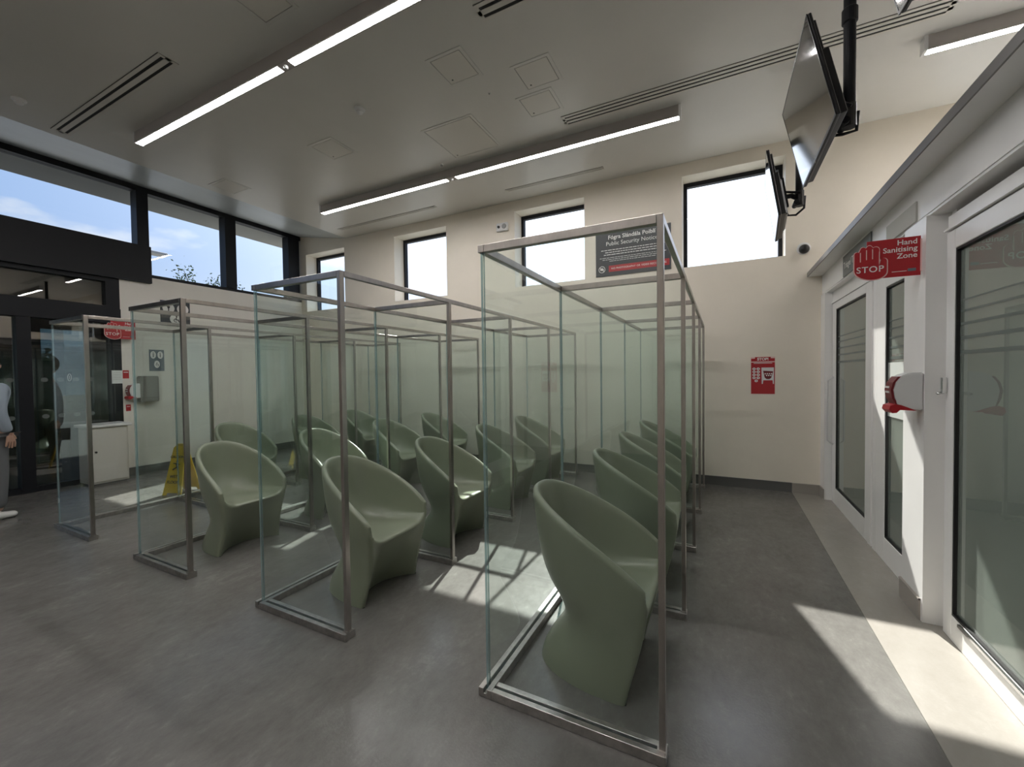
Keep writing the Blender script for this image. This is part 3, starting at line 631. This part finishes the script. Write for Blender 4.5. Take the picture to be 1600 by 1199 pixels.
# wet floor sign: A-frame
t = thing('wet_floor_sign', 'yellow folding wet floor sign behind the glass booths at the left', 'sign', (-6.33, 2.88, 0), rz=math.radians(22))
def wet_panel(sgn):
    bm = bmesh.new(); w0, w1, h, sp = .13, .08, .62, .14
    out = [(-w0, 0), (-w0+.05, 0), (-w0+.06, .03), (w0-.06, .03), (w0-.05, 0), (w0, 0), (w1, h-.03), (w1-.03, h), (-w1+.03, h), (-w1, h-.03)]
    pts = [Vector((a, sgn*sp*(1-b/h)+sgn*.008, b)) for a, b in out]
    prism(bm, pts, (0, sgn*.008, 0)); return bm
for sgn in (-1, 1): p_ = obj('panel', wet_panel(sgn), M['yellow'], t, local=True)
for sgn in (-1,):
    a = math.atan2(.16, .62)
    pm = plane_mtx((0, -.16*.5-.0175, .31), (1, 0, 0), (0, math.sin(a), math.cos(a)))
    sv = ORG[t.name]; ORG[t.name] = Vector()
    text_mesh('CAUTION', .042, at2(pm, 0, .17, .001), M['black'], 'lettering', t, bold=.001)
    text_mesh('WET', .05, at2(pm, 0, -.08, .001), M['black'], 'lettering', t, bold=.001)
    text_mesh('FLOOR', .05, at2(pm, 0, -.15, .001), M['black'], 'lettering', t, bold=.001)
    bm = bmesh.new(); disc2(bm, (.01, .115), .014, .014, at2(pm, 0, 0, .001)); ribbon(bm, [(.0, .09), (.02, .04), (-.03, .01)], .016, at2(pm, 0, 0, .001)); ribbon(bm, [(.02, .04), (.045, .0)], .014, at2(pm, 0, 0, .001)); ribbon(bm, [(.0, .085), (-.04, .09)], .01, at2(pm, 0, 0, .001)); ribbon(bm, [(.0, .085), (.05, .075)], .01, at2(pm, 0, 0, .001))
    obj('slipping_figure', bm, M['black'], t, local=True); ORG[t.name] = sv
obj('handle', B(((-.045, -.02, .615), (.045, .02, .64)), bevel=.006), M['yellow'], t, local=True)

# ---------------------------------------------------------------- glass booths: four rows
ROWX = [-.192, -1.892, -3.545, -5.215]
JY = [1.655, 2.69, 3.745, 4.79, 5.83]
NAMES = ['nearest the clinic doors', 'second from the clinic doors', 'third from the clinic doors', 'farthest left, by the entrance']
def pane(name, a, b, parent):
    bm = bmesh.new(); fs = box(bm, a, b)
    for fc in fs:
        if fc.calc_area() < .05: fc.material_index = 1
    return obj(name, bm, [M['glass'], M['glass_edge']], parent)
def rail(a, b, w, h, axis, parent, z0=0):
    """base channel with a groove; a,b = centre line ends (x,y)"""
    bm = bmesh.new(); g = .016
    (x0, y0), (x1, y1) = a, b
    if axis == 'X':
        box(bm, (x0, y0-w/2, z0), (x1, y0-g/2, z0+h)); box(bm, (x0, y0+g/2, z0), (x1, y0+w/2, z0+h)); box(bm, (x0, y0-g/2, z0), (x1, y0+g/2, z0+h*.5))
    else:
        box(bm, (x0-w/2, y0, z0), (x0-g/2, y1, z0+h)); box(bm, (x0+g/2, y0, z0), (x0+w/2, y1, z0+h)); box(bm, (x0-g/2, y0, z0), (x0+g/2, y1, z0+h*.5))
    bmesh.ops.bevel(bm, geom=bm.edges[:], offset=.0015, segments=1, affect='EDGES', clamp_overlap=True)
    return obj('base_rail', bm, M['steel_base'], parent)
HB = 2.09
for ri, XR in enumerate(ROWX):
    XLg = XR-.787; hw = .034
    t = thing('glass_booth_row', 'row of four glass booths in steel rails, %s' % NAMES[ri], 'glass booth', (XR-.4, 3.74, 0), group='rows of glass booths')
    rail((XLg, JY[0]-hw), (XLg, JY[-1]+hw), 2*hw, .042, 'Y', t)
    for j, y in enumerate(JY):
        rail((XLg+hw+.001, y), (XR, y), 2*hw, .042, 'X', t)
        if j < 4: pane('glass_panel', (XLg-.006, y+(.007 if j else -.007), .022), (XLg+.006, JY[j+1]-.007, HB-.018), t)
        pane('glass_panel', (XLg+.008, y-.006, .022), (XR-.023, y+.006, HB-.018), t)
        obj('post', B(((XR-.023, y-.016, .040), (XR+.001, y+.016, HB)), bevel=.0015), M['steel'], t)
        obj('top_rail', B(((XLg+.016, y-.016, HB-.034), (XR-.024, y+.016, HB)), bevel=.0015), M['steel'], t)
        obj('post_foot', B(((XR-.030, y-.022, .042), (XR+.003, y+.022, .050)), ((XR-.0, y-.034, .0), (XR+.005, y+.034, .042))), M['steel_base'], t)
    obj('top_rail', B(((XLg-.016, JY[0]-.016, HB-.034), (XLg+.015, JY[-1]+.016, HB)), bevel=.0015), M['steel'], t, label='long steel top rail over the closed side')
    for j in range(4): obj('top_rail', B(((XR-.023, JY[j]+.017, HB-.030), (XR+.001, JY[j+1]-.017, HB)), bevel=.0015), M['steel'], t)

# ---------------------------------------------------------------- tub chairs
def interp(tab, z):
    for (a, b) in zip(tab[:-1], tab[1:]):
        if z <= b[0]:
            s = max(0, (z-a[0])/(b[0]-a[0])); s2 = s; return [a[i]+(b[i]-a[i])*s2 for i in range(1, len(a))]
    return list(tab[-1][1:])
#        z    halfw   xback   xfront
TAB = [(0, .276, -.495, .0), (.05, .270, -.482, .012), (.12, .263, -.445, .03), (.19, .259, -.39, .05), (.25, .259, -.345, .064), (.29, .262, -.342, .074), (.34, .270, -.375, .084), (.40, .282, -.43, .094),
       (.47, .294, -.468, .097), (.55, .304, -.49, .092), (.65, .312, -.508, .085), (.78, .318, -.522, .08), (.95, .322, -.545, .08)]
def smooth_tab(z): 
    a = interp(TAB, max(0, z-.02)); b = interp(TAB, z); c = interp(TAB, z+.02); return [(p+q+r_)/3 for p, q, r_ in zip(a, b, c)]
def chair_mesh():
    bm = bmesh.new(); n = 34; T = .042
    us = [-1+2*i/n for i in range(n+1)]
    def plan(u_, z, inset=0):
        w, xb, xf = smooth_tab(z); th = u_*PI/2
        s, c = abs(math.sin(th)), abs(math.cos(th))
        w -= inset; xb += inset*1.05
        y = math.copysign(w*s**.82, u_); x = xf+(xb-xf)*c**.86
        return x, y
    def hrim(u_):
        c = abs(math.cos(u_*PI/2)); q = c**.86
        return .575+.325*(q**.92) - .03*(1-q)**6
    outer_rows = (0, .03, .09, .16, .235, .31, .40, .50, .61, .73, .85, .94, .985)
    cols = []
    for u_ in us:
        h = hrim(u_); col = []
        for v in outer_rows:
            z = v*h; x, y = plan(u_, z); col.append((x, y, z))
        for ins, dz in ((.010, .002), (T*.5, .006), (T-.008, .001)):
            x, y = plan(u_, h-.01, ins); col.append((x, y, h+dz-.004))
        # inner bowl
        for c, k in ((0, .93), (0, .78), (0, .6), (.01, .42), (.04, .26), (.10, .14), (.20, .06), (.36, .02), (.56, 0), (.76, 0), (.90, 0), (.97, -.004), (1.0, -.02)):
            zs = .425-.03*(1-c)*abs(math.cos(u_*PI/2))
            edge = abs(math.sin(u_*PI/2))**5*.05
            z = zs+edge+max(k, 0)*(h-zs-edge) + (k if k < 0 else 0)
            x, y = plan(u_, z, T)
            xf = smooth_tab(zs)[2]-(.0 if c < 1 else -.004)
            yy = y*(1-.06*c)
            w2 = smooth_tab(.43)[0]-.03
            yt = math.copysign(w2*abs(math.sin(u_*PI/2))**.82, u_) if u_ else 0
            col.append((x+(xf-x)*c, y+(yt-y)*c, z))
        for zf in (.385, .31, .22, .12, .05, 0):
            w, xb, xf = smooth_tab(zf); w2 = w-.03; s = abs(math.sin(u_*PI/2))**.82
            yt = math.copysign(w2*s, u_) if u_ else 0
            rec = (1-zf/.425)**.9*.15*(1-s*s)**.9+.004
            col.append((xf-rec, yt, zf))
        cols.append(col)
    grid = [[bm.verts.new(p) for p in col] for col in cols]
    for i in range(n):
        for k in range(len(grid[0])-1): bm.faces.new((grid[i][k], grid[i+1][k], grid[i+1][k+1], grid[i][k+1]))
    nb = len(outer_rows)+1
    for col in (grid[0], grid[-1]):                        # close the front edges of the arms
        a = col[:nb+1]; b = col[nb+1:][::-1]               # both run upwards from the floor
        i = j = 0
        while i < len(a)-1 or j < len(b)-1:
            if j == len(b)-1 or (i < len(a)-1 and a[i+1].co.z <= b[j+1].co.z):
                fc = (a[i], a[i+1], b[j]); i += 1
            else:
                fc = (a[i], b[j+1], b[j]); j += 1
            try: bm.faces.new(fc)
            except ValueError: pass
    bmesh.ops.remove_doubles(bm, verts=bm.verts, dist=.0006)
    bmesh.ops.recalc_face_normals(bm, faces=bm.faces)
    me = bpy.data.meshes.new('shell'); bm.to_mesh(me); bm.free()
    o = bpy.data.objects.new('tmp', me); C.objects.link(o); md = o.modifiers.new('s', 'SUBSURF'); md.levels = 1; md.render_levels = 1
    bpy.context.view_layer.update()
    m2 = bpy.data.meshes.new_from_object(o.evaluated_get(bpy.context.evaluated_depsgraph_get())); bpy.data.objects.remove(o)
    for p in m2.polygons: p.use_smooth = True
    m2.materials.append(M['chair']); m2.name = 'chair_shell'
    # thin dark rim under the base
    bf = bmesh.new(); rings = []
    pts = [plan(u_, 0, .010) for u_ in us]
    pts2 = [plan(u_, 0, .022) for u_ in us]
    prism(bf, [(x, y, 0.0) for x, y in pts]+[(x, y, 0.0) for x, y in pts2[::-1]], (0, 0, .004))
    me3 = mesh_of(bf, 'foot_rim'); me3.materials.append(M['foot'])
    return m2, me3
shell_me, foot_me = chair_mesh()
CL = {
 (0,0): 'sage green tub chair nearest the camera, in the front booth by the clinic doors', (0,1): 'sage green tub chair second in the row by the clinic doors', (0,2): 'sage green tub chair third in the row by the clinic doors', (0,3): 'sage green tub chair at the far end of the row by the clinic doors',
 (1,0): 'sage green tub chair in the front booth of the middle row', (1,1): 'sage green tub chair second in the middle row, its seat edge in sunlight', (1,2): 'sunlit sage green tub chair third in the middle row', (1,3): 'sage green tub chair at the window-wall end of the middle row',
 (2,0): 'sage green tub chair in the front booth at the left', (2,1): 'sage green tub chair second in the left row with a bright rim', (2,2): 'sunlit sage green tub chair third in the left row', (2,3): 'sage green tub chair at the window-wall end of the left row',
 (3,1): 'sage green tub chair behind the front left one, in the farthest left row', (3,2): 'sage green tub chair third in the farthest left row', (3,3): 'sage green tub chair at the far end of the farthest left row'}
POS = {(0,0): (-.385, 2.12, 0), (1,0): (-2.065, 2.18, 1), (2,0): (-3.75, 2.22, 1)}
rnd = random.Random(5); first = None
for (ri, j), lab in CL.items():
    x, y, a = POS.get((ri, j), (ROWX[ri]-.19+rnd.uniform(-.015, .015), (JY[j]+JY[j+1])/2+rnd.uniform(-.03, .03), rnd.uniform(-2.5, 2.5)))
    t = thing('tub_chair', lab, 'chair', (x, y, 0), rz=math.radians(a), group='sage green tub chairs')
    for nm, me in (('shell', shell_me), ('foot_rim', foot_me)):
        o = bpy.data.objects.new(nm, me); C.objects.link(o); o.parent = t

# ---------------------------------------------------------------- hanging screens
def screen(loc, yaw, pipe_xy, zpipe, label, width=.97, tilt=13, pitch=0):
    """loc: middle of the screen face; faces -X; local x = outward normal reversed"""
    t = thing('television', label, 'television', loc, group='hanging television screens')
    R_ = Matrix.Rotation(math.radians(yaw), 4, 'Z') @ Matrix.Rotation(math.radians(-tilt), 4, 'Y')
    hw, hh = width/2, .29
    def add(name, bm, m, parent=t, smooth=False, **k):
        bm.transform(R_); return obj(name, bm, m, parent, local=True, smooth=smooth, **k)
    add('casing', B(((.004, -hw, -hh), (.022, hw, hh)), ((.022, -hw+.03, -hh+.01), (.06, hw-.03, hh-.20)), ((.022, -hw+.03, hh-.20), (.04, hw-.03, hh-.03)), bevel=.004), M['black'])
    add('screen', B(((-.001, -hw+.008, -hh+.014), (.003, hw-.008, hh-.008))), M['screen'])
    add('bezel', B(((-.002, -hw, -hh), (.0035, hw, -hh+.013)), ((-.002, -hw, hh-.007), (.0035, hw, hh)), ((-.002, -hw, -hh+.013), (.0035, -hw+.007, hh-.007)), ((-.002, hw-.007, -hh+.013), (.0035, hw, hh-.007))), M['black'])
    add('back_cover', B(((.05, -hw*.6, -.25), (.085, hw*.6, .08)), bevel=.012), M['black'])
    add('vent_ridge', B(*[((.085, -hw*.5, -.22+.03*k), (.088, hw*.5, -.212+.03*k)) for k in range(6)]), M['grey_plastic'])
    add('bracket_plate', B(((.086, -.14, -.13), (.10, .14, .11)), ((.10, -.11, -.14), (.115, -.08, .13)), ((.10, .08, -.14), (.115, .11, .13))), M['dark'])
    px, py = pipe_xy[0]-loc[0], pipe_xy[1]-loc[1]
    c = R_ @ Vector((.10, 0, -.01))
    bm = bmesh.new(); tube(bm, [c, ((c.x+px)/2, (c.y+py)/2, c.z+.0), (px, py, zpipe-loc[2]+.06)], .022, 10)
    for s in (-.05, .05): tube(bm, [c+Vector((0, s, .03)), (px, py+s, zpipe-loc[2]+.10)], .010, 6)
    lathe(bm, [(.022, -.06), (.022, .06)], (px-.03, py, zpipe-loc[2]+.02), 'Y', 12)
    obj('bracket_arm', bm, M['dark'], t, local=True)
    bm = bmesh.new(); q = c+Vector((.0, .04, -.06))
    tube(bm, [q, q+Vector((.04, .01, -.10)), q+Vector((.10, 0, -.11)), Vector((px+.035, py, zpipe-loc[2]-.03)), Vector((px+.042, py, zpipe-loc[2]+.08))], .010, 8)
    obj('cable', bm, M['black'], t, local=True, smooth=True)
    # ceiling pipe
    p = thing('ceiling_pole', label.replace('television screen', 'steel pole carrying the television screen').replace('black steel', 'black'), 'pole', (pipe_xy[0], pipe_xy[1], ZC), group='black poles holding the screens')
    X, Y = pipe_xy
    obj('pipe', lathe(bmesh.new(), [(.031, zpipe), (.031, ZC-.012)], (X, Y, 0), seg=20), M['dark'], p, smooth=False)
    obj('collar', lathe(bmesh.new(), [(.036, 3.585), (.040, 3.59), (.040, 3.665), (.036, 3.67)], (X, Y, 0), seg=20), M['dark'], p)
    obj('ceiling_plate', lathe(bmesh.new(), [(.048, ZC-.012), (.048, ZC-.0005)], (X, Y, 0), seg=20), M['dark'], p)
    obj('pole_clamp', lathe(bmesh.new(), [(.037, zpipe-.005), (.037, zpipe+.13)], (X, Y, 0), seg=16), M['black'], p)
    return t
screen((.472, 3.215, 3.115), 0, (.693, 3.2), 2.97, 'large black television screen hanging at the upper right')
screen((.424, 4.66, 3.115), -4, (.645, 4.65), 3.02, 'black television screen hanging farther back, in front of the fourth window', width=.86, tilt=9)
screen((.56, 1.60, 3.115), 3, (.78, 1.62), 2.97, 'black television screen showing only its lower corner at the top right edge')

# ---------------------------------------------------------------- person at the left edge
def skin_chain(name, nodes, edges, m, parent, sub=2, label=None):
    me = bpy.data.meshes.new(name); me.from_pydata([n[0] for n in nodes], edges, [])
    o = bpy.data.objects.new(name, me); C.objects.link(o)
    o.modifiers.new('sk', 'SKIN'); sv = me.skin_vertices[0].data
    for i, n in enumerate(nodes):
        rr = n[1]; sv[i].radius = rr if isinstance(rr, tuple) else (rr, rr)
    sv[0].use_root = True
    s = o.modifiers.new('ss', 'SUBSURF'); s.levels = sub; s.render_levels = sub
    bpy.context.view_layer.update()
    m2 = bpy.data.meshes.new_from_object(o.evaluated_get(bpy.context.evaluated_depsgraph_get())); bpy.data.objects.remove(o)
    for p in m2.polygons: p.use_smooth = True
    m2.materials.clear(); m2.materials.append(m)
    o = bpy.data.objects.new(name, m2); C.objects.link(o); o.parent = parent
    if label: o['label'] = label
    return o
pt = thing('person', 'person in a grey-blue sweater, grey trousers and white shoes, cut by the left edge', 'person', (-7.01, 1.42, 0), rz=math.radians(195))
# local frame: faces -Y (local), x to the person's left
body = [((0, 0, .98), (.145, .105)), ((0, 0, 1.12), (.14, .10)), ((0, -.005, 1.28), (.155, .11)), ((0, 0, 1.42), (.14, .09)), ((0, .0, 1.50), (.055, .055)), ((0, -.01, 1.57), (.052, .055)),
        ((.09, 0, .92), .088), ((.10, -.01, .50), .058), ((.105, .02, .09), .042), ((-.09, 0, .92), .088), ((-.10, -.02, .50), .058), ((-.11, .0, .09), .042)]
skin_chain('body', body, [(0,1),(1,2),(2,3),(3,4),(4,5),(0,6),(6,7),(7,8),(0,9),(9,10),(10,11)], M['skin'], pt)
sw = [((0, 0, .90), (.165, .125)), ((0, 0, 1.08), (.172, .13)), ((0, -.005, 1.28), (.185, .14)), ((0, 0, 1.41), (.15, .11)), ((0, .0, 1.47), (.075, .075)),
      ((.19, .0, 1.42), .072), ((.235, .03, 1.16), .062), ((.225, -.04, .94), .048), ((-.19, .0, 1.42), .072), ((-.235, .03, 1.16), .062), ((-.225, -.04, .94), .048)]
skin_chain('sweater', sw, [(0,1),(1,2),(2,3),(3,4),(3,5),(5,6),(6,7),(3,8),(8,9),(9,10)], M['sweater'], pt)
tr = [((0, 0, .97), (.165, .125)), ((.09, 0, .86), .108), ((.10, -.01, .50), .082), ((.105, .015, .11), .066), ((-.09, 0, .86), .108), ((-.10, -.02, .50), .082), ((-.11, .0, .11), .066)]
skin_chain('trousers', tr, [(0,1),(1,2),(2,3),(0,4),(4,5),(5,6)], M['trousers'], pt)
for sx, oy in ((1, .015), (-1, 0)):
    sh = [((sx*.105, oy+.05, .055), (.042, .045)), ((sx*.107, oy-.04, .045), (.045, .042)), ((sx*.112, oy-.15, .035), (.042, .032))]
    skin_chain('shoe', sh, [(0,1),(1,2)], M['shoe'], pt)
    hx = sx*.225
    nodes = [((hx, -.045, .93), (.024, .022)), ((hx, -.06, .86), (.016, .036))]; edges = [(0, 1)]
    for k, (dy, ln) in enumerate(((-.030, .068), (-.010, .078), (.010, .073), (.030, .056))):
        i = len(nodes); nodes += [((hx, -.06+dy, .845), .010), ((hx-sx*.006, -.062+dy*1.1, .845-ln*.55), .009), ((hx-sx*.018, -.064+dy*1.1, .845-ln), .0075)]
        edges += [(1, i), (i, i+1), (i+1, i+2)]
    i = len(nodes); nodes += [((hx-sx*.006, -.088, .90), .011), ((hx-sx*.012, -.108, .862), .009)]; edges += [(0, i), (i, i+1)]
    skin_chain('hand', nodes, edges, M['skin'], pt)
bm = bmesh.new(); bmesh.ops.create_uvsphere(bm, u_segments=24, v_segments=16, radius=1)
for v in bm.verts:
    x, y, z = v.co
    fx = .078*(1-.18*max(0, -z)); fy = .098
    v.co = Vector((x*fx, y*fy-.012, 1.665+z*.118))
    if y < -.3 and abs(x) < .16 and -.35 < z < .1: v.co.y -= .018*(1-abs(x)/.16)
for sx in (-1, 1): lathe(bm, [(.002, -.012), (.022, -.008), (.02, .004)], (sx*.078, .0, 1.655), 'X', 10)
hd = obj('head', bm, M['skin'], pt, local=True, smooth=True)
bm = bmesh.new()
for sx in (-1, 1): bmesh.ops.create_uvsphere(bm, u_segments=10, v_segments=8, radius=.011, matrix=Matrix.Translation((sx*.031, -.098, 1.675)))
obj('eye', bm, M['black'], hd, local=True, smooth=True)
obj('mouth', B(((-.022, -.101, 1.603), (.022, -.09, 1.611)), bevel=.002), M['darkred'], hd, local=True)
bm = bmesh.new(); bmesh.ops.create_uvsphere(bm, u_segments=24, v_segments=16, radius=1)
for v in bm.verts:
    x, y, z = v.co; cut = 1 if (y > -.35 or z > .45) else .86
    v.co = Vector((x*.087*cut, y*.106*cut-.004, 1.685+z*.115*cut))
for v in [v for v in bm.verts if v.co.z < 1.60]: v.co.z = 1.60
obj('hair', bm, M['hair'], pt, local=True, smooth=True)
